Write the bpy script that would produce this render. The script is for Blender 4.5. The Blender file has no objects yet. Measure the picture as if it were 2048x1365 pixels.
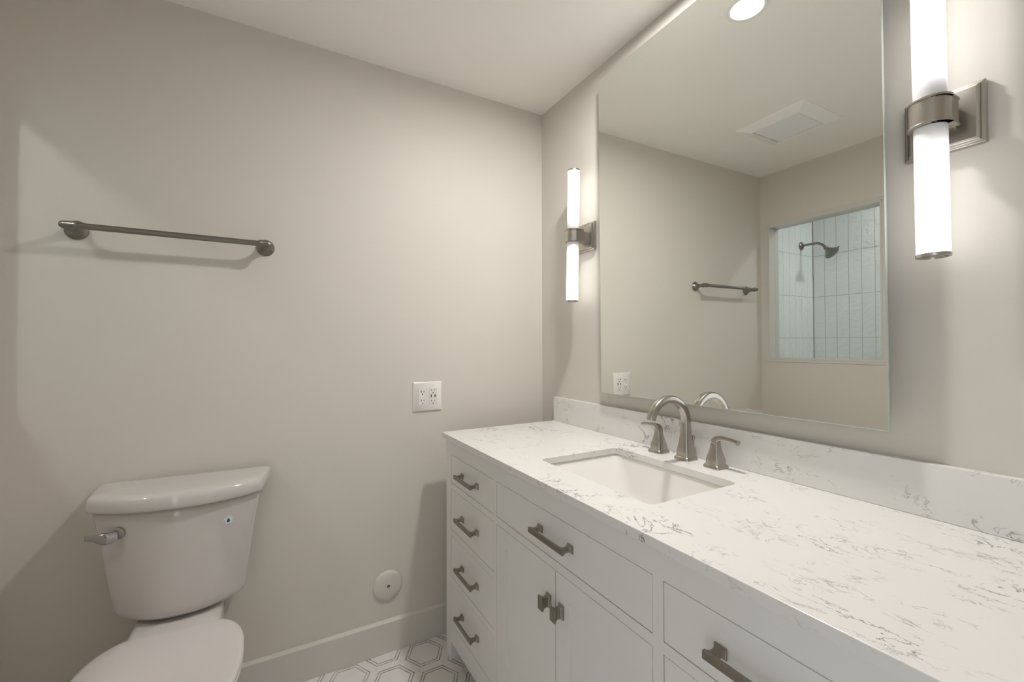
import bpy, bmesh, math, random
from mathutils import Vector, Matrix
from mathutils.bvhtree import BVHTree

PI = math.pi
S = bpy.context.scene
COL = S.collection

# ------------------------------------------------------------------ camera
def make_camera():
    yaw, pit, roll, fpx = 0.5105741884650123, 0.009940340056683459, -0.0020534, 867.19
    F = Vector((math.sin(yaw)*math.cos(pit), math.cos(yaw)*math.cos(pit), math.sin(pit)))
    Rt = Vector((math.cos(yaw), -math.sin(yaw), 0))
    U = Rt.cross(F)
    R2 = Rt*math.cos(roll) + U*math.sin(roll)
    U2 = -Rt*math.sin(roll) + U*math.cos(roll)
    cd = bpy.data.cameras.new('camera')
    cd.sensor_width = 36.0
    cd.lens = fpx/2048*36
    cd.clip_start = 0.02
    co = bpy.data.objects.new('camera', cd)
    COL.objects.link(co)
    M = Matrix(((R2.x, U2.x, -F.x, -1.20296), (R2.y, U2.y, -F.y, -1.83550), (R2.z, U2.z, -F.z, 1.26745), (0, 0, 0, 1)))
    co.matrix_world = M
    S.camera = co
make_camera()

# ------------------------------------------------------------------ world, exposure, light levels
DAY_FILL = 2.2              # daylight through an unseen doorway, added to brighten the cabinet fronts
w = bpy.data.worlds.new('world'); S.world = w; w.use_nodes = True
w.node_tree.nodes['Background'].inputs[0].default_value = (0.86, 0.93, 1.0, 1)
w.node_tree.nodes['Background'].inputs[1].default_value = DAY_FILL
S.view_settings.view_transform = 'Standard'
S.view_settings.look = 'None'
S.view_settings.exposure = 0.06
S.view_settings.gamma = 1.0
S.view_settings.use_curve_mapping = False
SCONCE = 2.2          # glass tubes of the two wall sconces
CAN_VANITY = 650.0     # recessed ceiling light over the vanity
CAN_SHOWER = 135.0     # recessed ceiling light in the shower
try:
    S.cycles.use_denoising = True
    S.cycles.sample_clamp_indirect = 6.0
    S.cycles.max_bounces = 12
    S.cycles.diffuse_bounces = 8
    S.cycles.glossy_bounces = 6
    S.cycles.transmission_bounces = 8
except Exception:
    pass

CEIL = 2.435
# portal in the added doorway behind the camera: only guides the sampling of the daylight
pl = bpy.data.lights.new('added_doorway_portal', 'AREA'); pl.shape = 'RECTANGLE'; pl.size = 2.05; pl.size_y = 0.78
try: pl.cycles.is_portal = True
except Exception: pass
po = bpy.data.objects.new('added_doorway_portal', pl); COL.objects.link(po)
po.location = (-2.01, -2.31, 1.03); po.rotation_euler = (0, -math.pi/2, 0)

# ------------------------------------------------------------------ material helpers
def newmat(name):
    m = bpy.data.materials.new(name); m.use_nodes = True
    nt = m.node_tree
    return m, nt, nt.nodes['Principled BSDF']

def L(nt, a, b): nt.links.new(a, b)

def N(nt, typ, **kw):
    n = nt.nodes.new(typ)
    for k, v in kw.items():
        if hasattr(n, k): setattr(n, k, v)
    return n

def mth(nt, op, a, b=None, c=None):
    n = nt.nodes.new('ShaderNodeMath'); n.operation = op
    for i, v in enumerate((a, b, c)):
        if v is None: continue
        if isinstance(v, (int, float)): n.inputs[i].default_value = v
        else: L(nt, v, n.inputs[i])
    return n.outputs[0]

def mixc(nt, fac, a, b):
    n = nt.nodes.new('ShaderNodeMix'); n.data_type = 'RGBA'
    if isinstance(fac, (int, float)): n.inputs[0].default_value = fac
    else: L(nt, fac, n.inputs[0])
    for i, v in ((6, a), (7, b)):
        if isinstance(v, tuple): n.inputs[i].default_value = (*v, 1)
        else: L(nt, v, n.inputs[i])
    return n.outputs[2]

def noise(nt, vec, scale, detail=2.0, rough=0.5, dist=0.0):
    n = nt.nodes.new('ShaderNodeTexNoise')
    n.inputs['Scale'].default_value = scale; n.inputs['Detail'].default_value = detail
    n.inputs['Roughness'].default_value = rough; n.inputs['Distortion'].default_value = dist
    if vec is not None: L(nt, vec, n.inputs['Vector'])
    return n.outputs['Fac']

def geo_pos(nt):
    return nt.nodes.new('ShaderNodeNewGeometry').outputs['Position']

def bump(nt, bsdf, h, strength, dist):
    b = nt.nodes.new('ShaderNodeBump'); b.inputs['Strength'].default_value = strength
    b.inputs['Distance'].default_value = dist
    L(nt, h, b.inputs['Height']); L(nt, b.outputs[0], bsdf.inputs['Normal'])

def plain(name, col, rough=0.5, metal=0.0, coat=0.0, spec=0.5, bscale=0, bstr=0.0, bdist=0.001):
    m, nt, p = newmat(name)
    p.inputs['Base Color'].default_value = (*col, 1)
    p.inputs['Roughness'].default_value = rough
    p.inputs['Metallic'].default_value = metal
    p.inputs['Specular IOR Level'].default_value = spec
    p.inputs['Coat Weight'].default_value = coat
    p.inputs['Coat Roughness'].default_value = 0.04
    if bscale:
        bump(nt, p, noise(nt, geo_pos(nt), bscale, 3), bstr, bdist)
    return m

def paint(name, col, rough, scale=140, strength=0.12):
    m, nt, p = newmat(name)
    pos = geo_pos(nt)
    n1 = noise(nt, pos, 1.6, 3)
    c2 = tuple(c*0.965 for c in col)
    L(nt, mixc(nt, n1, c2, tuple(min(1, c*1.02) for c in col)), p.inputs['Base Color'])
    p.inputs['Roughness'].default_value = rough
    p.inputs['Specular IOR Level'].default_value = 0.35
    bump(nt, p, noise(nt, pos, scale, 3, 0.6), strength, 0.0012)
    return m

M_WALL = paint('greige wall paint', (0.64, 0.605, 0.55), 0.55)
M_CEIL = paint('ceiling paint', (0.90, 0.87, 0.83), 0.75)
M_BASE = paint('baseboard paint', (0.62, 0.592, 0.545), 0.35, 60, 0.04)
M_CAB = paint('cabinet paint', (0.77, 0.755, 0.735), 0.30, 200, 0.03)
M_PORC = plain('white porcelain', (0.57, 0.54, 0.52), 0.10, coat=0.6)
M_SEAT = plain('white seat plastic', (0.66, 0.625, 0.61), 0.16, coat=0.3)
M_SINK = plain('sink china', (0.83, 0.81, 0.77), 0.07, coat=0.7)
M_PLATE = plain('white switch plastic', (0.78, 0.74, 0.71), 0.28)
M_DARK = plain('dark slot', (0.02, 0.018, 0.015), 0.5)
M_GAP = plain('gap shade and gasket dark', (0.05, 0.045, 0.04), 0.8)  # shade of the vanity gaps put into colour; also the tank gasket
M_CHROME = plain('chrome', (0.44, 0.43, 0.43), 0.10, 1.0)
M_VENT = plain('fan plastic', (0.90, 0.89, 0.87), 0.35)
M_VENT2 = plain('fan panel', (0.84, 0.84, 0.86), 0.4)
M_TRIMRING = plain('light trim', (0.82, 0.80, 0.77), 0.35)
M_GROUT = plain('grout', (0.45, 0.47, 0.47), 0.8)

def brushed(name, col, rough, axis=2, scale=400):
    m, nt, p = newmat(name)
    tc = nt.nodes.new('ShaderNodeTexCoord')
    mp = nt.nodes.new('ShaderNodeMapping')
    sc = [scale, scale, scale]; sc[axis] = scale*0.03
    mp.inputs['Scale'].default_value = sc
    L(nt, tc.outputs['Object'], mp.inputs['Vector'])
    n = noise(nt, mp.outputs[0], 1.0, 2)
    p.inputs['Base Color'].default_value = (*col, 1)
    p.inputs['Metallic'].default_value = 1.0
    r = mth(nt, 'MULTIPLY_ADD', n, 0.08, rough-0.04)
    L(nt, r, p.inputs['Roughness'])
    bump(nt, p, n, 0.008, 0.0001)
    return m

M_NICKEL = brushed('brushed nickel', (0.47, 0.435, 0.395), 0.25)
M_NICKEL_DK = brushed('darker satin nickel', (0.25, 0.23, 0.205), 0.30, 0)
M_PULL = brushed('pewter pull metal', (0.30, 0.275, 0.235), 0.36, 1)
M_SCONCE = brushed('sconce nickel', (0.50, 0.465, 0.42), 0.30, 2, 900)

def mirror_mat():
    m, nt, p = newmat('mirror silver')
    p.inputs['Base Color'].default_value = (0.89, 0.905, 0.87, 1)
    p.inputs['Metallic'].default_value = 1.0
    p.inputs['Roughness'].default_value = 0.0
    return m
M_MIRROR = mirror_mat()
M_MIRROR_EDGE = plain('mirror glass edge', (0.55, 0.62, 0.56), 0.15)
M_BACK = plain('mirror backing', (0.06, 0.055, 0.05), 0.7)

def quartz():
    m, nt, p = newmat('veined white quartz')
    tc = nt.nodes.new('ShaderNodeTexCoord')
    mp = nt.nodes.new('ShaderNodeMapping')
    mp.inputs['Rotation'].default_value = (0.35, 0.25, 0.5)
    mp.inputs['Scale'].default_value = (1.0, 0.62, 1.0)
    L(nt, tc.outputs['Object'], mp.inputs['Vector'])
    v = mp.outputs[0]
    n1 = noise(nt, v, 11.0, 7, 0.62, 1.1)
    n2 = noise(nt, v, 26.0, 6, 0.60, 0.8)
    band1 = mth(nt, 'ABSOLUTE', mth(nt, 'SUBTRACT', n1, 0.52))
    band2 = mth(nt, 'ABSOLUTE', mth(nt, 'SUBTRACT', n2, 0.50))
    l1 = mth(nt, 'SUBTRACT', 1.0, mth(nt, 'MINIMUM', mth(nt, 'DIVIDE', band1, 0.013), 1.0))
    l2 = mth(nt, 'SUBTRACT', 1.0, mth(nt, 'MINIMUM', mth(nt, 'DIVIDE', band2, 0.014), 1.0))
    mk = nt.nodes.new('ShaderNodeMapping'); mk.inputs['Location'].default_value = (3.1, 1.7, 5.2)
    L(nt, v, mk.inputs['Vector'])
    m1 = mth(nt, 'MULTIPLY', mth(nt, 'SUBTRACT', noise(nt, mk.outputs[0], 7.0, 4, 0.6), 0.525), 9.0)
    m1.node.use_clamp = True
    m2 = mth(nt, 'MULTIPLY', mth(nt, 'SUBTRACT', noise(nt, mk.outputs[0], 17.0, 3, 0.6), 0.53), 9.0)
    m2.node.use_clamp = True
    a = mth(nt, 'MULTIPLY', l1, m1)
    b = mth(nt, 'MULTIPLY', mth(nt, 'MULTIPLY', l2, m2), 0.75)
    f = mth(nt, 'MULTIPLY', mth(nt, 'MAXIMUM', a, b), 1.0)
    # the speckled break-up of the veins
    f2 = mth(nt, 'MULTIPLY', f, mth(nt, 'MULTIPLY_ADD', noise(nt, tc.outputs['Object'], 150.0, 2), 1.2, 0.35))
    f2.node.use_clamp = True
    base = mixc(nt, noise(nt, v, 2.2, 3), (0.75, 0.735, 0.71), (0.78, 0.765, 0.745))
    L(nt, mixc(nt, f2, base, (0.14, 0.13, 0.13)), p.inputs['Base Color'])
    p.inputs['Roughness'].default_value = 0.20
    p.inputs['Specular IOR Level'].default_value = 0.4
    return m
M_QUARTZ = quartz()

def hexfloor():
    m, nt, p = newmat('marble hexagon mosaic')
    sx = nt.nodes.new('ShaderNodeSeparateXYZ'); L(nt, geo_pos(nt), sx.inputs[0])
    s = 0.171; Wd = s*math.sqrt(3)
    def cell(cx, cy):
        x = mth(nt, 'SUBTRACT', mth(nt, 'FLOORED_MODULO', mth(nt, 'ADD', sx.outputs[0], -cx+Wd/2+10*Wd), Wd), Wd/2)
        y = mth(nt, 'SUBTRACT', mth(nt, 'FLOORED_MODULO', mth(nt, 'ADD', sx.outputs[1], -cy+s/2+20*s), s), s/2)
        x = mth(nt, 'ABSOLUTE', x); y = mth(nt, 'ABSOLUTE', y)
        d = mth(nt, 'MAXIMUM', y, mth(nt, 'ADD', mth(nt, 'MULTIPLY', x, 0.8660254), mth(nt, 'MULTIPLY', y, 0.5)))
        q = mth(nt, 'MINIMUM', y, mth(nt, 'ABSOLUTE', mth(nt, 'SUBTRACT', mth(nt, 'MULTIPLY', x, 0.8660254), mth(nt, 'MULTIPLY', y, 0.5))))
        return d, q
    dA, qA = cell(-0.640, -0.087)
    dB, qB = cell(-0.640+Wd/2, -0.087+s/2)
    d = mth(nt, 'MINIMUM', dA, dB)
    isA = mth(nt, 'LESS_THAN', dA, dB)
    q = mth(nt, 'ADD', mth(nt, 'MULTIPLY', isA, qA), mth(nt, 'MULTIPLY', mth(nt, 'SUBTRACT', 1.0, isA), qB))
    pos = geo_pos(nt)
    def ring(r, hw):
        e = mth(nt, 'DIVIDE', mth(nt, 'SUBTRACT', hw+0.0006, mth(nt, 'ABSOLUTE', mth(nt, 'SUBTRACT', d, r))), 0.0006)
        e.node.use_clamp = True
        return e
    rings = mth(nt, 'MAXIMUM', ring(0.0570, 0.0020), ring(0.0680, 0.0020))
    brk = mth(nt, 'MULTIPLY_ADD', noise(nt, pos, 190.0, 4, 0.7), 2.6, -0.55); brk.node.use_clamp = True
    brk2 = mth(nt, 'MULTIPLY_ADD', noise(nt, pos, 22.0, 2), 1.6, 0.0); brk2.node.use_clamp = True
    rings = mth(nt, 'MULTIPLY', rings, mth(nt, 'MULTIPLY', brk, brk2))
    jl = mth(nt, 'MULTIPLY', mth(nt, 'LESS_THAN', q, 0.0008), mth(nt, 'GREATER_THAN', d, 0.0695))
    base = mixc(nt, noise(nt, pos, 9.0, 6, 0.6, 0.5), (0.70, 0.675, 0.655), (0.82, 0.79, 0.77))
    base = mixc(nt, mth(nt, 'MULTIPLY', jl, 0.45), base, (0.35, 0.32, 0.30))
    L(nt, mixc(nt, rings, base, (0.10, 0.095, 0.10)), p.inputs['Base Color'])
    p.inputs['Roughness'].default_value = 0.30
    return m
M_FLOOR = hexfloor()

def tile_mat():
    m, nt, p = newmat('glazed shower tile')
    pos = geo_pos(nt)
    oi = nt.nodes.new('ShaderNodeObjectInfo')
    n = noise(nt, pos, 5.0, 2)
    L(nt, mixc(nt, n, (0.80, 0.85, 0.865), (0.86, 0.905, 0.92)), p.inputs['Base Color'])
    p.inputs['Roughness'].default_value = 0.05
    p.inputs['Coat Weight'].default_value = 0.5
    h = noise(nt, pos, 26.0, 3, 0.55, 0.4)
    bump(nt, p, h, 0.7, 0.008)
    return m
M_TILE = tile_mat()

def glass_pane_mat():
    # thin pane: clear transmission with a fresnel reflection
    m, nt, p = newmat('clear shower glass')
    out = [n for n in nt.nodes if n.type == 'OUTPUT_MATERIAL'][0]
    tr = nt.nodes.new('ShaderNodeBsdfTransparent'); tr.inputs[0].default_value = (0.965, 0.98, 0.975, 1)
    gl = nt.nodes.new('ShaderNodeBsdfGlossy'); gl.inputs['Roughness'].default_value = 0.0
    fr = nt.nodes.new('ShaderNodeFresnel'); fr.inputs[0].default_value = 1.45
    mx = nt.nodes.new('ShaderNodeMixShader')
    bf = nt.nodes.new('ShaderNodeNewGeometry').outputs['Backfacing']
    L(nt, mth(nt, 'MULTIPLY', fr.outputs[0], mth(nt, 'SUBTRACT', 1.0, bf)), mx.inputs[0]); L(nt, tr.outputs[0], mx.inputs[1]); L(nt, gl.outputs[0], mx.inputs[2])
    L(nt, mx.outputs[0], out.inputs['Surface'])
    nt.nodes.remove(p)
    return m
M_GLASS = glass_pane_mat()

def emit(name, col, strength):
    m, nt, p = newmat(name)
    p.inputs['Base Color'].default_value = (0.8, 0.8, 0.8, 1)
    p.inputs['Emission Color'].default_value = (*col, 1)
    p.inputs['Emission Strength'].default_value = strength
    p.inputs['Roughness'].default_value = 0.25
    return m

def tube_emit(strength):
    # opal glass: dimmer where the metal band hides the lamp holders (object z = 0)
    m, nt, p = newmat('lit opal glass tube')
    tc = nt.nodes.new('ShaderNodeTexCoord')
    sx = nt.nodes.new('ShaderNodeSeparateXYZ'); L(nt, tc.outputs['Object'], sx.inputs[0])
    az = mth(nt, 'ABSOLUTE', sx.outputs[2])
    t = mth(nt, 'DIVIDE', mth(nt, 'SUBTRACT', az, 0.024), 0.062); t.node.use_clamp = True
    t = mth(nt, 'POWER', t, 2.2)
    st = mth(nt, 'MULTIPLY_ADD', t, strength-0.12, 0.12)
    p.inputs['Base Color'].default_value = (0.55, 0.545, 0.54, 1)
    p.inputs['Emission Color'].default_value = (1.0, 0.985, 0.975, 1)
    L(nt, st, p.inputs['Emission Strength'])
    p.inputs['Roughness'].default_value = 0.2
    return m
M_TUBE = tube_emit(SCONCE)

# ------------------------------------------------------------------ mesh helpers
def mk(name, bm, mat, parent=None, loc=None, smooth=False, bevel=0.0, segs=2, mats=None, autosm=True):
    bmesh.ops.remove_doubles(bm, verts=bm.verts, dist=1e-6)
    bmesh.ops.recalc_face_normals(bm, faces=bm.faces)
    me = bpy.data.meshes.new(name)
    bm.to_mesh(me); bm.free()
    if smooth:
        for f in me.polygons: f.use_smooth = True
    for mm in (mats or [mat]): me.materials.append(mm)
    o = bpy.data.objects.new(name, me)
    COL.objects.link(o)
    if bevel:
        b = o.modifiers.new('bevel', 'BEVEL'); b.width = bevel; b.segments = segs
        b.limit_method = 'ANGLE'; b.angle_limit = math.radians(35)
        b.harden_normals = False
    if smooth and autosm:
        try: me.set_sharp_from_angle(angle=math.radians(38))
        except Exception: pass
    if parent is not None: o.parent = parent
    if loc is not None: o.location = loc
    return o

def box(bm, x0, x1, y0, y1, z0, z1, mi=0):
    v = [bm.verts.new(p) for p in ((x0,y0,z0),(x1,y0,z0),(x1,y1,z0),(x0,y1,z0),(x0,y0,z1),(x1,y0,z1),(x1,y1,z1),(x0,y1,z1))]
    fs = []
    for f in ((0,3,2,1),(4,5,6,7),(0,1,5,4),(1,2,6,5),(2,3,7,6),(3,0,4,7)):
        fs.append(bm.faces.new([v[i] for i in f])); fs[-1].material_index = mi
    return v

def loft(bm, rings, cap0=True, cap1=True, closed=True, mi=0):
    vs = [[bm.verts.new(p) for p in r] for r in rings]
    n = len(vs[0])
    for a, b in zip(vs[:-1], vs[1:]):
        for i in range(n if closed else n-1):
            j = (i+1) % n
            try:
                f = bm.faces.new((a[i], a[j], b[j], b[i])); f.material_index = mi
            except ValueError: pass
    if cap0: bm.faces.new(vs[0][::-1]).material_index = mi
    if cap1: bm.faces.new(vs[-1]).material_index = mi
    return vs

def circ(r, n=32, z=0.0, cx=0, cy=0):
    return [Vector((cx+r*math.cos(2*PI*i/n), cy+r*math.sin(2*PI*i/n), z)) for i in range(n)]

def lathe(bm, prof, n=40, M=None, cap0=True, cap1=True):
    rings = [circ(max(r, 1e-5), n, z) for r, z in prof]
    if M: rings = [[M @ p for p in r] for r in rings]
    return loft(bm, rings, cap0, cap1)

def round_poly(pts, rad, n=6):
    out = []
    k = len(pts)
    if isinstance(rad, (int, float)): rad = [rad]*k
    for i in range(k):
        p0, p1, p2 = Vector(pts[i-1]), Vector(pts[i]), Vector(pts[(i+1) % k])
        a = (p0-p1); b = (p2-p1)
        la, lb = a.length, b.length
        a.normalize(); b.normalize()
        ang = a.angle(b)
        if rad[i] <= 0 or abs(ang-PI) < 1e-3:
            for q in range(n+1): out.append(p1.copy())
            continue
        t = min(rad[i]/math.tan(ang/2), la*0.49, lb*0.49)
        r = t*math.tan(ang/2)
        A = p1+a*t; B = p1+b*t
        c = p1+(a+b).normalized()*(r/math.sin(ang/2))
        for q in range(n+1):
            s = q/n
            v = (A-c).lerp(B-c, s).normalized()*r
            va, vb = (A-c).normalized(), (B-c).normalized()
            om = va.angle(vb)
            v = (va*math.sin((1-s)*om)+vb*math.sin(s*om))/max(math.sin(om), 1e-9)*r
            out.append(c+v)
    return out

def sweep(bm, path, sect, ups=None, cap=True):
    """sect: function(i, t) -> list of 2D (a,b); a along side, b along normal."""
    rings = []
    n = len(path)
    for i, p in enumerate(path):
        d = (path[min(i+1, n-1)]-path[max(i-1, 0)]).normalized()
        up = ups[i] if ups else Vector((0, 0, 1))
        side = d.cross(up).normalized()
        nn = side.cross(d).normalized()
        rings.append([p+side*a+nn*b for a, b in sect(i, i/(n-1))])
    return loft(bm, rings, cap, cap)

def empty(name, label, cat, loc=(0,0,0), group=None, rotz=0.0):
    o = bpy.data.objects.new(name, None); COL.objects.link(o)
    o.empty_display_size = 0.05
    o.location = loc; o.rotation_euler = (0, 0, rotz)
    o['label'] = label; o['category'] = cat
    if group: o['group'] = group
    return o

def tag(o, label, cat, group=None):
    o['label'] = label; o['category'] = cat
    if group: o['group'] = group
    return o

def struct(o, label=None):
    o['kind'] = 'structure'
    if label: o['label'] = label
    return o

# ------------------------------------------------------------------ the room
XC = -1.90          # room face of the left wall
XS = -2.00          # shower face of the left wall
XF = -2.555         # shower far wall face
YD = -2.75          # wall behind the camera
OP = (-0.700, -0.055, 1.155, 2.075)   # opening y0,y1,z0,z1

def room():
    bm = bmesh.new(); box(bm, -2.68, 0.12, YD-0.12, 0.12, -0.10, 0.0)
    struct(mk('floor', bm, M_FLOOR), 'white marble hexagon mosaic floor with grey outlines')
    bm = bmesh.new(); box(bm, -2.68, 0.12, YD-0.12, 0.12, CEIL, CEIL+0.10)
    struct(mk('ceiling', bm, M_CEIL), 'smooth pale ceiling')
    bm = bmesh.new(); box(bm, -2.68, 0.12, 0.0, 0.12, 0.0, CEIL)
    struct(mk('wall_back', bm, M_WALL), 'greige painted wall with the towel bar')
    bm = bmesh.new(); box(bm, 0.0, 0.12, YD, 0.0, 0.0, CEIL)
    struct(mk('wall_right', bm, M_WALL), 'greige painted wall behind the vanity mirror')
    bm = bmesh.new()
    box(bm, XS, 0.12, YD-0.12, YD, 0.0, CEIL)
    struct(mk('wall_front', bm, M_WALL), 'plain greige wall behind the camera')
    bm = bmesh.new(); box(bm, -2.68, XF-0.008, -1.90, 0.0, 0.0, CEIL)
    struct(mk('wall_shower', bm, M_WALL))
    # left wall with the shower opening and the shower entry beyond it
    y0, y1, z0, z1 = OP
    ye0, ye1 = -1.80, -1.20
    bm = bmesh.new()
    box(bm, XS, XC, y1, 0.0, 0.0, CEIL)
    box(bm, XS, XC, y0, y1, 0.0, z0)
    box(bm, XS, XC, y0, y1, z1, CEIL)
    box(bm, XS, XC, ye1, y0, 0.0, CEIL)
    box(bm, XS, XC, ye0, ye1, 2.10, CEIL)
    box(bm, XS, XC, -1.92, ye0, 0.0, CEIL)
    box(bm, XS, XC, YD, -2.70, 0.0, CEIL)
    box(bm, XS, XC, -2.70, -1.92, 2.06, CEIL)  # header over the unseen doorway added for fill daylight
    struct(mk('wall_left', bm, M_WALL), 'greige wall with an opening into the shower and an added unseen doorway further back')
    bm = bmesh.new(); box(bm, XF-0.008, XS, -1.90, -1.82, 0.0, CEIL)
    struct(mk('wall_shower', bm, M_WALL))
    # baseboards
    def prof_board(name, pts, a, b, axis):
        bm = bmesh.new()
        r0 = []; r1 = []
        for d, z in pts:
            if axis == 'x': r0.append(Vector((a, -d, z))); r1.append(Vector((b, -d, z)))
            elif axis == 'yl': r0.append(Vector((XC+d, a, z))); r1.append(Vector((XC+d, b, z)))
            else: r0.append(Vector((-d, a, z))); r1.append(Vector((-d, b, z)))
        loft(bm, [r0, r1])
        struct(mk(name, bm, M_BASE, bevel=0.0015))
    P = [(0.0, 0.0), (0.015, 0.0), (0.015, 0.124), (0.0, 0.132)]
    prof_board('baseboard_back', P, XC, 0.0, 'x')
    prof_board('baseboard_left', P, -1.20, -0.0155, 'yl')
    prof_board('baseboard_right', P, YD, -1.74, 'yr')
    # stone reveal and edging of the shower opening
    bm = bmesh.new()
    t = 0.010; e = 0.022; xr0, xr1 = XS-0.004, XC+0.004
    # lining inside opening
    box(bm, xr0, xr1, y0, y1, z0, z0+t); box(bm, xr0, xr1, y0, y1, z1-t, z1)
    box(bm, xr0, xr1, y1-t, y1, z0+t, z1-t); box(bm, xr0, xr1, y0, y0+t, z0+t, z1-t)
    # thin edging on the room face
    for xa, xb in ((XC+0.0002, XC+0.004),):
        box(bm, xa, xb, y0-e, y1+e, z0-e*0.7, z0); box(bm, xa, xb, y0-e, y1+e, z1, z1+e*0.7)
        box(bm, xa, xb, y1, y1+e, z0, z1); box(bm, xa, xb, y0-e, y0, z0, z1)
    struct(mk('trim_1', bm, M_TRIM, bevel=0.0015), 'pale stone edging round the shower opening')
    # glass pane
    bm = bmesh.new(); box(bm, -1.957, -1.947, y0+t, y1-t, z0+t, z1-t)
    struct(mk('window_1', bm, M_GLASS), 'clear glass pane in the shower opening')

M_TRIM = plain('pale stone edging', (0.60, 0.585, 0.55), 0.3, bscale=30, bstr=0.05)

# ------------------------------------------------------------------ shower tiles
def tiles():
    W, H, g = 0.079, 0.3155, 0.0028
    rows = [1.302+0.3155*k for k in range(-5, 5)]
    def slab(name, u0, u1, place, label):
        # u runs along the wall; place(u, depth, z) -> point
        bm = bmesh.new()
        def b(ua, ub, d0, d1, za, zb, mi):
            v = []
            for z in (za, zb):
                for (u, d) in ((ua, d0), (ub, d0), (ub, d1), (ua, d1)):
                    v.append(bm.verts.new(place(u, d, z)))
            for f in ((0,3,2,1),(4,5,6,7),(0,1,5,4),(1,2,6,5),(2,3,7,6),(3,0,4,7)):
                bm.faces.new([v[i] for i in f]).material_index = mi
        b(u0, u1, 0.0002, 0.0055, 0.001, CEIL-0.001, 1)
        u = u0
        rnd = random.Random(5)
        while u < u1-0.004:
            ub = min(u+W, u1)
            for z in rows:
                za, zb = max(z, 0.002), min(z+H, CEIL-0.002)
                if zb-za < 0.01: continue
                dd = rnd.uniform(0, 0.0007)
                b(u+g/2, ub-g/2, 0.003, 0.0072+dd, za+g/2, zb-g/2, 0)
            u += W
        o = mk(name, bm, M_TILE, mats=[M_TILE, M_GROUT], bevel=0.0012)
        struct(o, label)
    slab('wall_tile_side', 0.0, 0.553, lambda u, d, z: Vector((XF+0.0005+u, -d, z)), 'pale blue stacked tiles beside the shower head')
    slab('wall_tile_far', 0.0095, 1.815, lambda u, d, z: Vector((XF-0.008+d, -u, z)), 'pale blue stacked tiles on the far shower wall')

# ------------------------------------------------------------------ ceiling fittings
def can_light(loc, label, strength, col, group, k=1.0):
    t = empty('ceiling_light', label, 'ceiling light', loc, group)
    t.scale = (k, k, 1)
    bm = bmesh.new()
    lathe(bm, [(0.0505, -0.001), (0.052, -0.0055), (0.060, -0.0065), (0.068, -0.004), (0.070, -0.0001), (0.0505, -0.0001), (0.0505, -0.001)], 56, cap0=False, cap1=False)
    mk('trim_ring', bm, M_TRIMRING, t, smooth=True)
    bm = bmesh.new()
    lathe(bm, [(0.0001, -0.0045), (0.030, -0.0042), (0.050, -0.0030), (0.0503, -0.0002)], 48)
    mk('lens', bm, emit('lit lens '+group+str(strength), col, strength), t, smooth=True)
    return t

def fan():
    cx, cy, h = -1.290, -0.530, 0.1765
    t = empty('exhaust_fan', 'square white ventilation grille on the ceiling, visible as a reflection', 'exhaust fan', (cx, cy, CEIL))
    bm = bmesh.new()
    def sq(a, z): return [Vector((-a, -a, z)), Vector((a, -a, z)), Vector((a, a, z)), Vector((-a, a, z))]
    loft(bm, [sq(h, -0.0002), sq(h, -0.004), sq(0.121, -0.026), sq(0.119, -0.026), sq(0.119, -0.016), sq(0.119, -0.0002)], cap0=False, cap1=False)
    mk('rim', bm, M_VENT, t, bevel=0.001)
    bm = bmesh.new(); box(bm, -0.114, 0.114, -0.114, 0.114, -0.0225, -0.002)
    mk('panel', bm, M_VENT2, t, bevel=0.002)

# ------------------------------------------------------------------ mirror
def mirror():
    a, b, d, w_, h_, yc, zc, r = MIR
    n = Vector((-1, a, b)).normalized()
    Y = Vector((a, 1, 0)); Y -= Y.dot(n)*n; Y.normalize()
    Z = n.cross(Y)
    if Z.z < 0: Z = -Z
    Y2 = Y*math.cos(r)+Z*math.sin(r); Z2 = -Y*math.sin(r)+Z*math.cos(r)
    q = Vector((-d, -0.9, 1.7)); c = Vector((-d, yc, zc)); c -= (c-q).dot(n)*n
    t = empty('vanity_mirror', 'large frameless rectangular mirror mounted over the vanity between the sconces', 'mirror', tuple(c))
    t.matrix_world = Matrix(((n.x, Y2.x, Z2.x, c.x), (n.y, Y2.y, Z2.y, c.y), (n.z, Y2.z, Z2.z, c.z), (0, 0, 0, 1)))
    # local: +x is towards the room
    bm = bmesh.new()
    hw, hh = w_/2, h_/2
    e = 0.0016
    loft(bm, [[Vector((0, -hw+e, -hh+e)), Vector((0, hw-e, -hh+e)), Vector((0, hw-e, hh-e)), Vector((0, -hw+e, hh-e))],
              [Vector((-0.0055, -hw+e, -hh+e)), Vector((-0.0055, hw-e, -hh+e)), Vector((-0.0055, hw-e, hh-e)), Vector((-0.0055, -hw+e, hh-e))]])
    mk('mirror_glass', bm, M_MIRROR, t)
    bm = bmesh.new()
    def fr(x, k): return [Vector((x, -hw+k, -hh+k)), Vector((x, hw-k, -hh+k)), Vector((x, hw-k, hh-k)), Vector((x, -hw+k, hh-k))]
    loft(bm, [fr(0.0001, e), fr(-0.0012, 0), fr(-0.0055, 0), fr(-0.0055, e)], False, False)
    mk('polished_edge', bm, M_MIRROR_EDGE, t)
    bm = bmesh.new(); k = 0.075
    box(bm, -0.0375, -0.0058, -hw+k, hw-k, -hh+k, hh-k)
    mk('mounting_back', bm, M_BACK, t)
MIR = (0.0079, -0.0032, 0.0468, 0.929, 1.2603, -0.9529, 1.7093, -0.0044)

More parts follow.
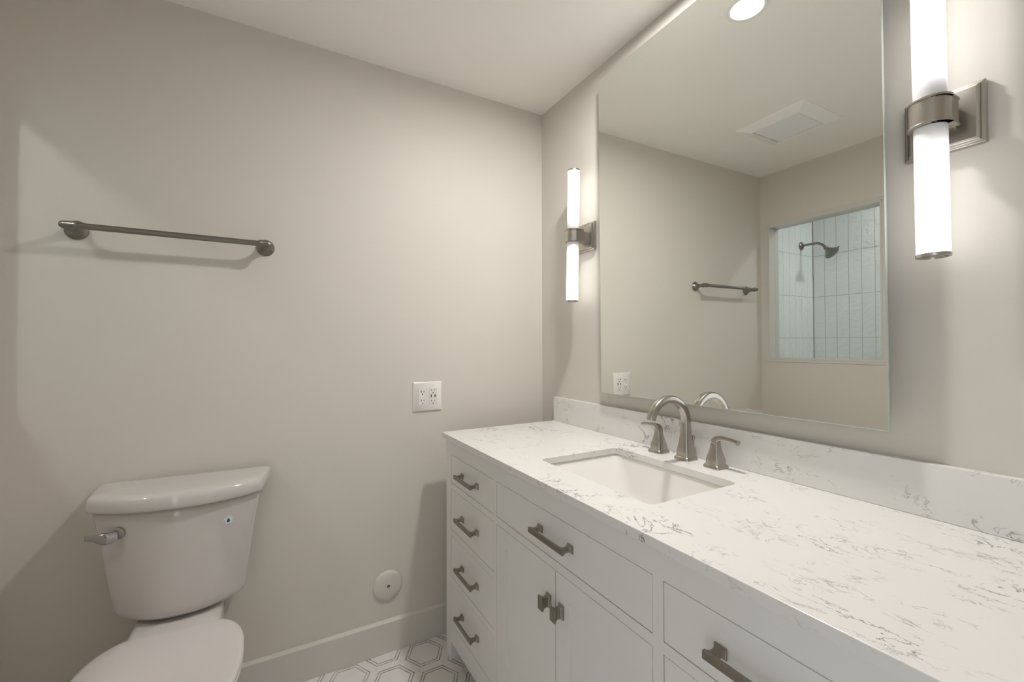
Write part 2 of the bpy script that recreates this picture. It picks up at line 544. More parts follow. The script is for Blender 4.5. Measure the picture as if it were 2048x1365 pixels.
# ------------------------------------------------------------------ sconces
def sconce(yp, zp, tilt, label):
    t = empty('wall_sconce', label, 'wall sconce', (0.0, yp, zp), 'nickel sconces flanking the mirror')
    # back plate: stepped square on the wall (local x towards room is negative)
    bm = bmesh.new()
    def sq(a, x): return [Vector((x, -a, -a)), Vector((x, a, -a)), Vector((x, a, a)), Vector((x, -a, a))]
    loft(bm, [sq(0.0605, -0.0003), sq(0.0605, -0.0125), sq(0.0545, -0.0135), sq(0.0535, -0.019), sq(0.049, -0.0205)])
    mk('back_plate', bm, M_SCONCE, t, bevel=0.0012)
    # arm: tapering block from plate to band
    bm = bmesh.new()
    def rc(x, hy, hz): return [Vector((x, -hy, -hz)), Vector((x, hy, -hz)), Vector((x, hy, hz)), Vector((x, -hy, hz))]
    loft(bm, [rc(-0.019, 0.021, 0.0215), rc(-0.040, 0.021, 0.0215), rc(-0.052, 0.026, 0.0235)])
    mk('arm', bm, M_SCONCE, t, bevel=0.0015)
    cx = -0.078
    # band: U-shaped strap round the glass with a lip top and bottom
    def ushape(r, n=28):
        pts = []
        for i in range(n+1):
            a = PI/2+PI*i/n
            pts.append((cx+r*math.cos(a), r*math.sin(a)))
        pts.append((-0.045, -r)); pts.append((-0.045, r))
        return pts
    def ring_obj(r, z0, z1, name, parent, bev):
        bm = bmesh.new()
        o = ushape(r)
        inn = [(cx+(0.0255)*math.cos(PI/2+2*PI*i/(len(o)))*1.0, 0.0255*math.sin(PI/2+2*PI*i/(len(o)))) for i in range(len(o))]
        loft(bm, [[Vector((x, y, z0)) for x, y in inn], [Vector((x, y, z0)) for x, y in o], [Vector((x, y, z1)) for x, y in o], [Vector((x, y, z1)) for x, y in inn]], False, False)
        return mk(name, bm, M_SCONCE, parent, smooth=True, bevel=bev)
    b = ring_obj(0.0315, -0.0225, 0.0225, 'band', t, 0)
    ring_obj(0.0335, 0.0225, 0.0265, 'band_lip', b, 0.0006)
    ring_obj(0.0335, -0.0265, -0.0225, 'band_lip', b, 0.0006)
    # opal glass tubes, upper and lower, leaning a touch
    R = Matrix.Rotation(tilt, 4, 'X')
    for s in (1, -1):
        bm = bmesh.new()
        z0, z1 = (0.0, 0.2745)
        prof = [(0.0248, z0+0.002), (0.0250, z0+0.01), (0.0250, z1-0.001), (0.0240, z1)]
        if s < 0: prof = [(r, -z) for r, z in prof]
        lathe(bm, prof, 40)
        g = mk('glass_tube', bm, M_TUBE, t, (cx, 0, 0), smooth=True)
        g.rotation_euler = (tilt, 0, 0)
        bm = bmesh.new()
        prof = [(0.0251, z1-0.0015), (0.0260, z1-0.0015), (0.0262, z1+0.0045), (0.0215, z1+0.0052), (0.0205, z1+0.0020), (0.0120, z1+0.0012), (0.0085, z1+0.0035), (0.0, z1+0.0038)]
        if s < 0: prof = [(r, -z) for r, z in prof]
        lathe(bm, prof, 40, cap0=False, cap1=False)
        c = mk('end_cap', bm, M_SCONCE, g, smooth=True)
    return t

# ------------------------------------------------------------------ towel bar
def towel_bar():
    z = 1.628; xl, xr = -1.7258, -1.2157
    t = empty('towel_bar', 'brushed nickel towel bar with flared posts on the greige wall above the toilet', 'towel bar', ((xl+xr)/2, 0, z))
    cx = (xl+xr)/2
    for x in (xl, xr):
        bm = bmesh.new()
        M = Matrix.Translation((x-cx, 0, 0)) @ Matrix.Rotation(PI/2, 4, 'X')
        lathe(bm, [(0.0290, 0.0005), (0.0297, 0.003), (0.0280, 0.006), (0.0250, 0.0080), (0.0185, 0.015), (0.0128, 0.027), (0.0098, 0.040), (0.0092, 0.052), (0.0120, 0.055), (0.0135, 0.058), (0.0135, 0.064), (0.0118, 0.066)], 40, M)
        p = mk('post', bm, M_NICKEL_DK, t, smooth=True)
        s = 1 if x < cx else -1
        bm = bmesh.new()
        M = Matrix.Translation((x-cx, -0.073, 0)) @ Matrix.Rotation(PI/2*s, 4, 'Y')
        lathe(bm, [(0.0, -0.019), (0.007, -0.018), (0.0105, -0.013), (0.0118, -0.006), (0.0118, 0.012), (0.0128, 0.014), (0.0128, 0.019), (0.0108, 0.021)], 32, M)
        mk('end_fitting', bm, M_NICKEL_DK, p, smooth=True)
    bm = bmesh.new()
    lathe(bm, [(0.0095, xl-cx+0.020), (0.0095, xr-cx-0.020)], 28, Matrix.Translation((0, -0.073, 0)) @ Matrix.Rotation(PI/2, 4, 'Y'))
    mk('rod', bm, M_NICKEL_DK, t, smooth=True)

# ------------------------------------------------------------------ outlet
def outlet():
    t = empty('wall_outlet', 'white two-gang outlet plate with a duplex receptacle and a USB receptacle', 'outlet', (-0.5995, 0, 1.0455))
    bm = bmesh.new()
    hw, hh = 0.0645, 0.0635
    def rr(k, y, r): return [Vector((p.x, y, p.y)) for p in round_poly([(-hw+k, -hh+k), (hw-k, -hh+k), (hw-k, hh-k), (-hw+k, hh-k)], r, 3)]
    loft(bm, [rr(0, -0.0003, 0.003), rr(0, -0.003, 0.003), rr(0.004, -0.0068, 0.003)])
    mk('wall_plate', bm, M_PLATE, t, smooth=True)
    def slotbox(bm, x, z, w, h):
        box(bm, x-w/2, x+w/2, -0.0086, -0.0076, z-h/2, z+h/2)
    def disc(bm, x, z, r):
        M = Matrix.Translation((x, -0.0076, z)) @ Matrix.Rotation(PI/2, 4, 'X')
        lathe(bm, [(r, 0.0), (r, 0.001)], 16, M)
    for i, x in enumerate((-0.0235, 0.0235)):
        bm = bmesh.new()
        w2, h2 = 0.0170, 0.0345
        # shadow gap frame then face
        loft(bm, [[Vector((x+sx*(w2), y, sz*h2)) for sx, sz in ((-1,-1),(1,-1),(1,1),(-1,1))] for y in (-0.0062, -0.0078)])
        r = mk('receptacle', bm, M_PLATE, t, bevel=0.0006)
        g = bmesh.new()
        k = 0.0007
        box(g, x-w2-k, x+w2+k, -0.00705, -0.0064, -h2-k, h2+k)
        mk('seam', g, M_GROUT, r)
        def part(name, fn):
            q = bmesh.new(); fn(q); mk(name, q, M_DARK, r)
        for zc in ((0.0195, -0.0195) if i == 0 else (0.0235, -0.0215)):
            if i == 0:
                part('slot', lambda q: slotbox(q, x-0.0062, zc+0.003, 0.0024, 0.0088))
                part('slot', lambda q: slotbox(q, x+0.0062, zc+0.003, 0.0022, 0.0072))
            else:
                def tslot(q):
                    slotbox(q, x-0.0062, zc+0.003, 0.0016, 0.0080); slotbox(q, x-0.0082, zc+0.003, 0.0056, 0.0014)
                part('slot', tslot)
                part('slot', lambda q: slotbox(q, x+0.0068, zc+0.003, 0.0014, 0.0066))
            part('ground_hole', lambda q: disc(q, x, zc-0.0085, 0.0025))
        if i == 1:
            part('usb_port', lambda q: slotbox(q, x-0.0088, 0.0015, 0.0042, 0.0125))
            part('usb_port', lambda q: slotbox(q, x+0.0090, 0.0015, 0.0046, 0.0125))
        for z in (0.0485, -0.0485):
            bm = bmesh.new()
            M = Matrix.Translation((x, -0.0066, z)) @ Matrix.Rotation(PI/2, 4, 'X')
            lathe(bm, [(0.0028, 0.0), (0.0026, 0.0008), (0.0, 0.001)], 16, M)
            mk('screw', bm, M_PLATE, t, smooth=True)

def cleanout():
    t = empty('cleanout_cover', 'round domed cover plate with a centre screw low on the greige wall', 'cover plate', (-0.7695, 0, 0.2715))
    bm = bmesh.new()
    M = Matrix.Rotation(PI/2, 4, 'X')
    lathe(bm, [(0.0605, 0.0003), (0.0605, 0.004), (0.0575, 0.008), (0.0500, 0.0115), (0.030, 0.0135), (0.0065, 0.0140), (0.0062, 0.0118), (0.0, 0.0118)], 56, M, True, False)
    mk('cover', bm, M_BASE, t, smooth=True)
    bm = bmesh.new()
    lathe(bm, [(0.0060, 0.01185), (0.0060, 0.0121), (0.0, 0.0121)], 20, M, True, False)
    mk('screw_recess', bm, M_DARK, t)
    bm = bmesh.new()
    lathe(bm, [(0.0038, 0.0121), (0.0036, 0.0142), (0.0015, 0.0146), (0.0012, 0.0132), (0.0, 0.0132)], 20, M, True, False)
    mk('screw', bm, M_CHROME, t, smooth=True)

# ------------------------------------------------------------------ vanity
FX = -0.5598
def pull(parent, yc, zc, half):
    """bar pull: two stepped feet, flared necks, rectangular bar; local world coordinates"""
    bm = bmesh.new()
    for s in (-1, 1):
        y = yc+s*half
        def rg(x, hy, hz): return [Vector((x, y-hy, zc-hz)), Vector((x, y+hy, zc-hz)), Vector((x, y+hy, zc+hz)), Vector((x, y-hy, zc+hz))]
        loft(bm, [rg(FX-0.0002, 0.0115, 0.0098), rg(FX-0.0030, 0.0115, 0.0098), rg(FX-0.0034, 0.0095, 0.0080), rg(FX-0.0052, 0.0092, 0.0076),
                  rg(FX-0.0085, 0.0072, 0.0054), rg(FX-0.0140, 0.0066, 0.0046), rg(FX-0.0200, 0.0070, 0.0048), rg(FX-0.0250, 0.0085, 0.0060), rg(FX-0.0275, 0.0100, 0.0068)])
    box(bm, FX-0.0335, FX-0.0262, yc-half-0.0108, yc+half+0.0108, zc-0.0070, zc+0.0070)
    return mk('drawer_pull', bm, M_PULL, parent, bevel=0.0010)

def knob(parent, yc, zc):
    bm = bmesh.new()
    def rg(x, hy, hz): return [Vector((x, yc-hy, zc-hz)), Vector((x, yc+hy, zc-hz)), Vector((x, yc+hy, zc+hz)), Vector((x, yc-hy, zc+hz))]
    loft(bm, [rg(FX-0.0002, 0.0110, 0.0180), rg(FX-0.0030, 0.0110, 0.0180), rg(FX-0.0034, 0.0092, 0.0160), rg(FX-0.0050, 0.0088, 0.0155),
              rg(FX-0.0080, 0.0068, 0.0130), rg(FX-0.0130, 0.0062, 0.0124), rg(FX-0.0180, 0.0068, 0.0128), rg(FX-0.0225, 0.0088, 0.0150),
              rg(FX-0.0240, 0.0105, 0.0178), rg(FX-0.0290, 0.0105, 0.0178)])
    return mk('door_knob', bm, M_PULL, parent, bevel=0.0012)

def vanity():
    y1, y0 = -0.1295, -1.6965      # +y end, -y end
    t = empty('vanity_cabinet', 'white painted vanity cabinet with inset drawers and two shaker doors', 'cabinet', (0, 0, 0))
    TOP = 0.8885
    colL = (-0.5635, -0.1805); colM = (-1.237, -0.583); colR = (-1.6455, -1.2625)
    rowz = [(0.8273, 0.7130)] + [(0.690-k*0.1882, 0.690-k*0.1882-0.1647) for k in range(3)]
    # carcass: side, back, bottom, and the face frame
    th = 0.020
    bm = bmesh.new()
    xf, xb = FX, FX+th
    box(bm, xb+0.0, -0.004, y1-th, y1, 0.0733, TOP)
    box(bm, xb+0.0, -0.004, y0, y0+th, 0.0733, TOP)
    box(bm, xb, -0.004, y0+th, y1-th, 0.0733, 0.092)
    box(bm, -0.012, -0.004, y0+th, y1-th, 0.092, TOP)
    mk('carcass', bm, M_CAB, t)
    bm = bmesh.new()
    box(bm, xf, xb, colL[1], y1, 0.0733, TOP)
    box(bm, xf, xb, y0, colR[0], 0.0733, TOP)
    box(bm, xf, xb, colR[0], colL[1], rowz[0][0], TOP)         # top rail
    box(bm, xf, xb, colR[0], colL[1], 0.0733, 0.149)           # bottom rail
    box(bm, xf, xb, colM[1], colL[0], 0.149, rowz[0][0])       # dividers
    box(bm, xf, xb, colR[1], colM[0], 0.149, rowz[0][0])
    for c in (colL, colR):
        for a, b in zip(rowz[:-1], rowz[1:]):
            box(bm, xf, xb, c[0], c[1], b[0], a[1])
    box(bm, xf, xb, colM[0], colM[1], rowz[1][0], rowz[0][1])
    mk('face_frame', bm, M_CAB, t)
    # legs
    for (xa, xc) in ((xf, xf+0.050), (-0.054, -0.004)):
        for (ya, yc) in ((y1-0.0505, y1), (y0, y0+0.0505)):
            bm = bmesh.new(); box(bm, xa, xc, ya, yc, 0.0, 0.0732)
            mk('leg', bm, M_CAB, t, bevel=0.001)
    g = 0.0017
    def drawer(c, r, half, hz, hy, off=0.0):
        bm = bmesh.new()
        box(bm, xf+0.0004-off, xf+0.018, c[0]+g, c[1]-g, r[1]+g, r[0]-g)
        d = mk('drawer', bm, M_CAB, t, bevel=0.0008)
        bm = bmesh.new(); box(bm, xf+0.0182, xf+0.0196, c[0]-0.004, c[1]+0.004, r[1]-0.004, r[0]+0.004)
        pull(d, hy, hz, half)
        return d
    for k, r in enumerate(rowz):
        drawer(colL, r, 0.0670, (0.769, 0.605, 0.4175, 0.2345)[k], -0.3660)
        drawer(colR, r, 0.0670, (0.769, 0.605, 0.4175, 0.2345)[k], -1.4480)
    drawer(colM, rowz[0], 0.0670, 0.771, -0.9100)
    # dark sheet behind the fronts, standing in for shade in the gaps
    bm = bmesh.new()
    box(bm, xf+0.0185, xf+0.0245, y0+0.03, y1-0.03, 0.130, 0.850)
    mk('gap_shade_sheet', bm, M_GAP, t)
    # shaker doors
    zt, zb = 0.690, 0.149
    for (ya, yb, ky) in ((-0.9118, -0.583, -0.8833), (-1.237, -0.9126, -0.9385)):
        bm = bmesh.new()
        a, b, c, d_ = ya+g, yb-g, zb+g, zt-g
        sw = 0.0555; xo = xf+0.0004; rec = 0.0090
        def q(y0_, y1_, z0_, z1_, x): return [Vector((x, y0_, z0_)), Vector((x, y1_, z0_)), Vector((x, y1_, z1_)), Vector((x, y0_, z1_))]
        loft(bm, [q(a, b, c, d_, xo+0.018), q(a, b, c, d_, xo), q(a+sw, b-sw, c+sw, d_-sw, xo), q(a+sw+0.0012, b-sw-0.0012, c+sw+0.0012, d_-sw-0.0012, xo+rec)], True, True)
        dr = mk('door', bm, M_CAB, t)
        knob(dr, ky, 0.5975)
    return t

# ------------------------------------------------------------------ countertop, sink, backsplash
CT0, CT1 = 0.8890, 0.910
def rrect(x0, x1, y0, y1, r, z, n=8):
    return [Vector((p.x, p.y, z)) for p in round_poly([(x0, y0), (x1, y0), (x1, y1), (x0, y1)], r, n)]

SK = (-0.4610, -0.1440, -1.1400, -0.6880)
def countertop():
    y1, y0 = -0.1280, -1.715
    x0, x1 = -0.5798, -0.0005
    inner = rrect(SK[0], SK[1], SK[2], SK[3], 0.022, 0, 8)
    m = len(inner)
    # outer ring matched by direction from the hole centre
    cx, cy = (SK[0]+SK[1])/2, (SK[2]+SK[3])/2
    bm = bmesh.new()
    out4 = [(x0, y0), (x1, y0), (x1, y1), (x0, y1)]
    k = m//4
    def face_set(z, flip):
        iv = [bm.verts.new((p.x, p.y, z)) for p in inner]
        ov = [bm.verts.new((p[0], p[1], z)) for p in out4]
        fs = []
        for c in range(4):
            seg = iv[c*k:(c+1)*k]
            for a, b in zip(seg[:-1], seg[1:]): fs.append(bm.faces.new((ov[c], b, a)))
            nx = iv[((c+1)*k) % m]
            fs.append(bm.faces.new((ov[c], ov[(c+1) % 4], nx, seg[-1])))
        return iv, ov
    a_i, a_o = face_set(CT1, False)
    b_i, b_o = face_set(CT0, True)
    for i in range(m): bm.faces.new((a_i[i], a_i[(i+1) % m], b_i[(i+1) % m], b_i[i]))
    for i in range(4): bm.faces.new((a_o[i], a_o[(i+1) % 4], b_o[(i+1) % 4], b_o[i]))
    o = mk('countertop', bm, M_QUARTZ, bevel=0.0012)
    tag(o, 'white quartz countertop with thin grey veins on the vanity', 'countertop')
    bm = bmesh.new(); box(bm, -0.0200, -0.0004, y0, y1, CT1+0.0003, 1.0225)
    o = mk('backsplash', bm, M_QUARTZ, bevel=0.0012)
    tag(o, 'low white quartz backsplash strip with grey veins below the mirror', 'backsplash')

def sink():
    t = empty('sink', 'rectangular undermount white china sink set into the quartz countertop', 'sink', (0, 0, 0))
    bm = bmesh.new()
    e = 0.004
    X0, X1, Y0, Y1 = SK[0]-e, SK[1]+e, SK[2]-e, SK[3]+e
    def R(k_x0, k_x1, k_y0, k_y1, r, z): return rrect(X0+k_x0, X1-k_x1, Y0+k_y0, Y1-k_y1, r, z)
    z = CT0-0.0003
    rings = [R(-0.018, -0.018, -0.018, -0.018, 0.03, z-0.012), R(-0.018, -0.018, -0.018, -0.018, 0.03, z), R(0, 0, 0, 0, 0.026, z), R(0.001, 0.001, 0.001, 0.001, 0.028, z-0.006)]
    D = 0.135
    for s in (0.12, 0.3, 0.5, 0.7, 0.85):
        rings.append(R(0.002+0.022*s, 0.002+0.022*s, 0.003+0.085*s, 0.003+0.085*s, 0.03+0.02*s, z-0.006-D*s*0.97))
    rings.append(R(0.034, 0.034, 0.100, 0.100, 0.055, z-0.006-D*0.95))
    rings.append(R(0.052, 0.052, 0.122, 0.122, 0.06, z-0.006-D*1.0))
    rings.append(R(0.10, 0.10, 0.175, 0.175, 0.05, z-0.006-D*1.025))
    cxs, cys = (X0+X1)/2, (Y0+Y1)/2
    loft(bm, rings, False, True)
    mk('basin', bm, M_SINK, t, smooth=True, autosm=False)
    bm = bmesh.new()
    lathe(bm, [(0.0, 0.004), (0.018, 0.0035), (0.0225, 0.002), (0.0285, 0.0015), (0.031, 0.0002)], 32, Matrix.Translation((cxs, cys, z-0.006-D*1.025)))
    mk('drain', bm, M_NICKEL, t, smooth=True)

# ------------------------------------------------------------------ faucet
def osq(a, z, ch, n=3):
    h = a/2
    return [Vector((p.x, p.y, z)) for p in round_poly([(-h, -h), (h, -h), (h, h), (-h, h)], ch, n)]

def faucet():
    t = empty('faucet', 'brushed nickel widespread faucet with arched spout and two lever handles behind the sink', 'faucet', (-0.064, -0.9145, CT1))
    # spout
    bm = bmesh.new()
    prof = [(0.0535, 0.0003, 0.007), (0.0535, 0.0050, 0.007), (0.0500, 0.0090, 0.007), (0.0440, 0.0110, 0.006), (0.0430, 0.0140, 0.006), (0.0428, 0.022, 0.006),
            (0.0412, 0.030, 0.006), (0.0372, 0.042, 0.006), (0.0325, 0.056, 0.0055), (0.0285, 0.072, 0.005), (0.0262, 0.090, 0.005), (0.0245, 0.108, 0.005)]
    rings = [osq(a, z, ch) for a, z, ch in prof]
    # arch continuing from the leg: sweep in the x-z plane
    R0 = 0.0770; zc = 0.1155; n = 34
    for i in range(n+1):
        th = math.radians(166)*i/n
        c = Vector((-R0+R0*math.cos(th), 0, zc+R0*math.sin(th)))
        out = Vector((math.cos(th), 0, math.sin(th)))
        a = 0.0240-0.0020*i/n
        rg = []
        for p in osq(a, 0, 0.0055):
            rg.append(c+out*p.x+Vector((0, 1, 0))*p.y)
        rings.append(rg)
    loft(bm, rings)
    sp = mk('spout', bm, M_NICKEL, t, smooth=True)
    bm = bmesh.new()
    lathe(bm, [(0.0026, 0.0), (0.0026, 0.052), (0.0036, 0.056), (0.0052, 0.062), (0.0052, 0.067), (0.003, 0.0715), (0.0, 0.072)], 20)
    mk('lift_rod', bm, M_NICKEL, t, (0.0335, -0.001, 0.0002), smooth=True)
    # handles
    for y, s in ((-0.807+0.9145, 1), (-1.019+0.9145, -1)):
        bm = bmesh.new()
        prof = [(0.0525, 0.0003, 0.007), (0.0525, 0.0050, 0.007), (0.0490, 0.0090, 0.007), (0.0425, 0.0110, 0.006), (0.0418, 0.0140, 0.006), (0.0414, 0.0190, 0.006),
                (0.0400, 0.0260, 0.006), (0.0372, 0.0320, 0.006), (0.0336, 0.0380, 0.005), (0.0290, 0.0460, 0.0045), (0.0252, 0.0550, 0.004), (0.0224, 0.0630, 0.0035), (0.0208, 0.0700, 0.0035)]
        loft(bm, [osq(a, z, ch) for a, z, ch in prof])
        h = mk('handle', bm, M_NICKEL, t, (-0.001, y, 0), smooth=True)
        # lever: rises from the hub and bends over to point outward
        path = [Vector((0, 0, 0.0702)), Vector((0, s*0.0002, 0.0745)), Vector((0, s*0.0015, 0.0790)), Vector((0, s*0.0060, 0.0835)), Vector((0, s*0.0140, 0.0862)),
                Vector((0, s*0.0260, 0.0872)), Vector((0, s*0.0400, 0.0868)), Vector((0, s*0.0540, 0.0855)), Vector((0, s*0.0700, 0.0832))]
        hw = [0.0108, 0.0108, 0.0106, 0.0100, 0.0092, 0.0084, 0.0078, 0.0076, 0.0082]
        hn = [0.0106, 0.0106, 0.0100, 0.0088, 0.0072, 0.0060, 0.0054, 0.0052, 0.0054]
        rings = []
        for i, p in enumerate(path):
            d = (path[min(i+1, 8)]-path[max(i-1, 0)]).normalized()
            if i == 0: d = Vector((0, 0, 1))
            side = Vector((1, 0, 0)); nn = side.cross(d).normalized()
            rg = [p+side*q.x+nn*q.y for q in round_poly([(-hw[i], -hn[i]), (hw[i], -hn[i]), (hw[i], hn[i]), (-hw[i], hn[i])], 0.0028, 2)]
            rings.append(rg)
        bm = bmesh.new(); loft(bm, rings)
        mk('lever', bm, M_NICKEL, h, smooth=True)

# ------------------------------------------------------------------ toilet
def bowed(hw, yb, ys, ym, rb, rf, z, cx=0.0, nb=14, hb=None):
    """outline: straight back at yb, sides to ys, front bowing out to ym"""
    pts = [(-hw, ys), ]
    front = []
    for i in range(1, nb):
        u = -1+2*i/nb
        front.append((hw*u, ys+(ym-ys)*(1-abs(u)**2.3)))
    hb = hb or hw
    poly = [(-hb, yb), (-hw, ys)] + front + [(hw, ys), (hb, yb)]
    rad = [rb, rf] + [0.0]*len(front) + [rf, rb]
    return [Vector((p.x+cx, p.y, z)) for p in round_poly(poly, rad, 4)]

def toilet():
    T = empty('toilet', 'white two-piece toilet with closed lid standing against the greige wall', 'toilet', (-1.438, -0.0, 0))
    # ---- tank
    yaw = math.radians(TANK_YAW)
    Rm = Matrix.Translation((0.0, -0.105, 0)) @ Matrix.Rotation(yaw, 4, 'Z') @ Matrix.Translation((0.0, 0.105, 0))
    rings = []
    for z, hw, ys, ym in ((0.448, 0.085, -0.085, -0.130), (0.4485, 0.140, -0.110, -0.178), (0.452, 0.158, -0.118, -0.192), (0.462, 0.166, -0.124, -0.199), (0.480, 0.170, -0.128, -0.203),
                          (0.55, 0.179, -0.136, -0.208), (0.63, 0.189, -0.143, -0.212), (0.70, 0.199, -0.148, -0.216), (0.76, 0.209, -0.152, -0.219), (0.787, 0.214, -0.154, -0.221)):
        rings.append(bowed(hw, -0.022, ys, ym, 0.018, 0.030, z))
    bm = bmesh.new(); loft(bm, [[Rm @ p for p in r] for r in rings])
    bm.normal_update()
    bvh = BVHTree.FromBMesh(bm)
    tank = mk('tank', bm, M_PORC, T, smooth=True, autosm=False)
    # lid
    def LR(z, k):
        return bowed(0.219-k, -0.012-k*0.4, -0.172+k, -0.240+k, 0.008, 0.020, z, hb=0.243-k)
    bm = bmesh.new()
    rr = [LR(0.7885, 0.012), LR(0.7875, 0.006), LR(0.790, 0.0022), LR(0.797, 0.0003), LR(0.812, 0.0), LR(0.824, 0.0018), LR(0.830, 0.0055), LR(0.8335, 0.013), LR(0.835, 0.030), LR(0.8355, 0.060)]
    loft(bm, [[Rm @ p for p in r] for r in rr])
    mk('tank_lid', bm, M_PORC, T, smooth=True, autosm=False)
    # flush lever on the tank front (chrome)
    def hit(x, z):
        o = Vector((x, -0.6, z)); loc, nrm, i, d = bvh.ray_cast(o, Vector((0, 1, 0)))
        return loc, nrm
    p, nrm = hit(-0.140, 0.729)
    if nrm.y > 0: nrm = -nrm
    if nrm.length < 0.5: nrm = Vector((0, -1, 0))
    up = Vector((0, 0, 1)); sd = up.cross(nrm).normalized(); up = nrm.cross(sd).normalized()
    Mx = Matrix(((sd.x, up.x, nrm.x, p.x), (sd.y, up.y, nrm.y, p.y), (sd.z, up.z, nrm.z, p.z), (0, 0, 0, 1)))
    bm = bmesh.new()
    lathe(bm, [(0.0175, -0.002), (0.0175, 0.003), (0.0165, 0.0055), (0.013, 0.0075), (0.0, 0.0085)], 36, Mx)
    lv = mk('flush_lever', bm, M_CHROME, tank, smooth=True)
    bm = bmesh.new()
    # blade: leaves the boss, bulges downward, flattens and runs to the left
    path = [(0.004, -0.004, 0.008, 0.012, 0.005), (-0.008, -0.006, 0.016, 0.016, 0.006), (-0.022, -0.007, 0.024, 0.017, 0.006), (-0.036, -0.004, 0.029, 0.013, 0.005), (-0.046, -0.001, 0.031, 0.009, 0.004), (-0.056, 0.000, 0.033, 0.0075, 0.0035), (-0.066, 0.001, 0.034, 0.0075, 0.003)]
    rings = []
    for a, b, c, hh, hd in path:
        rings.append([Mx @ Vector((a, b+q.x, c+q.y)) for q in round_poly([(-hh, -hd), (hh, -hd), (hh, hd), (-hh, hd)], min(hd, hh)*0.8, 3)])
    loft(bm, rings)
    mk('lever_blade', bm, M_CHROME, tank, smooth=True)
    # round sticker
    def patch(outline, off, mat, name, par, n=1):
        bm = bmesh.new()
        cxp = sum(q[0] for q in outline)/len(outline); czp = sum(q[1] for q in outline)/len(outline)
        def P(x, z):
            l, nn = hit(x, z)
            return Vector((l.x, l.y-off, l.z))
        c = bm.verts.new(P(cxp, czp)); vs = [bm.verts.new(P(*q)) for q in outline]
        for i in range(len(vs)): bm.faces.new((c, vs[i], vs[(i+1) % len(vs)]))
        return mk(name, bm, mat, par)
    sx, sz = 0.1245, 0.718
    white = plain('sticker paper', (0.80, 0.80, 0.80), 0.35)
    blue = plain('sticker blue', (0.02, 0.09, 0.30), 0.35)
    green = plain('sticker green', (0.07, 0.14, 0.05), 0.35)
    teal = plain('sticker ring print', (0.22, 0.38, 0.48), 0.4)
    st = patch([(sx+0.0125*math.cos(a*PI/20), sz+0.0125*math.sin(a*PI/20)) for a in range(40)], 0.0004, white, 'sticker', tank)
    st['label'] = 'small round white sticker with a blue and green water drop'
    # dashed ring print
    bm = bmesh.new()
    for k in range(26):
        if k % 6 == 5: continue
        a0 = k*2*PI/26; a1 = a0+0.15
        q = []
        for r, a in ((0.0095, a0), (0.0113, a0), (0.0113, a1), (0.0095, a1)):
            l, nn = hit(sx+r*math.cos(a), sz+r*math.sin(a)); q.append(bm.verts.new((l.x, l.y-0.0007, l.z)))
        bm.faces.new(q)
    for k in (-1, 0, 1):
        q = []
        for x, z in ((-0.003+k*0.0, -0.0150), (0.003, -0.0150), (0.003, -0.0138), (-0.003, -0.0138)):
            l, nn = hit(sx+x+k*0.0001, sz+z); q.append(bm.verts.new((l.x, l.y-0.0005, l.z)))
        bm.faces.new(q)
        break
    mk('sticker_print', bm, teal, tank)
    drop = []
    for i in range(24):
        a = 2*PI*i/24
        r = 0.0045
        x = r*math.sin(a)*(0.5+0.5*(1-math.cos(a))/2+0.25) ; z = -r*1.0*(-math.cos(a))*1.25
        x = r*math.sin(a)*(math.sin(a/2))**1.1
        drop.append((sx+x*1.3, sz+0.0075*math.cos(a)))
    patch(drop, 0.0008, blue, 'sticker_drop', tank)
    leaf = [(sx, sz+0.0075), (sx+0.0023, sz+0.003), (sx+0.0050, sz-0.0015), (sx+0.0052, sz-0.0035), (sx+0.0010, sz+0.0010), (sx-0.0012, sz+0.0034)]
    patch(leaf, 0.0010, green, 'sticker_leaf', tank)
    # ---- bowl: pedestal, bowl body and the deck under the tank
    sy = math.radians(SEAT_YAW)
    Rs = Matrix.Translation((SEAT_DX, -0.22, 0)) @ Matrix.Rotation(sy, 4, 'Z') @ Matrix.Translation((0.0, 0.22, 0))
    def egg(hw, yb, yf, z, pb=2.6, pf=2.0, n=48, ymx=None):
        ymx = ymx if ymx is not None else yb+(yf-yb)*0.42
        out = []
        for i in range(n):
            a = 2*PI*i/n
            ca, sa = math.cos(a), math.sin(a)
            if sa >= 0:
                p_ = pb; L_ = yb-ymx
            else:
                p_ = pf; L_ = ymx-yf
            x = hw*math.copysign(abs(ca)**(2/p_), ca); y = ymx+math.copysign(abs(sa)**(2/p_), sa)*L_
            out.append(Vector((x, y, z)))
        return out
    bm = bmesh.new()
    rings = [egg(0.105, -0.16, -0.56, 0.0002, 4, 2.6), egg(0.108, -0.15, -0.57, 0.012, 4, 2.6), egg(0.098, -0.15, -0.55, 0.04, 4, 2.5), egg(0.090, -0.14, -0.52, 0.12, 4, 2.3),
             egg(0.098, -0.13, -0.54, 0.19, 4, 2.2), egg(0.128, -0.11, -0.60, 0.26, 3.4, 2.1), egg(0.152, -0.12, -0.66, 0.32, 2.6, 2.0), egg(0.170, -0.13, -0.69, 0.365, 2.6, 2.0),
             egg(0.178, -0.13, -0.698, 0.392, 2.6, 2.0), egg(0.176, -0.132, -0.696, 0.398, 2.6, 2.0), egg(0.160, -0.145, -0.680, 0.399, 2.6, 2.0)]
    loft(bm, [[Rs @ p for p in r] for r in rings])
    mk('bowl', bm, M_PORC, T, smooth=True, autosm=False)
    bm = bmesh.new()
    def dk(hw0, hw1, z, k=0.0): return [Vector((p.x-0.004, p.y, z)) for p in round_poly([(-hw0+k, -0.030-k), (-hw1+k, -0.245+k), (hw1-k, -0.245+k), (hw0-k, -0.030-k)], 0.02, 4)]
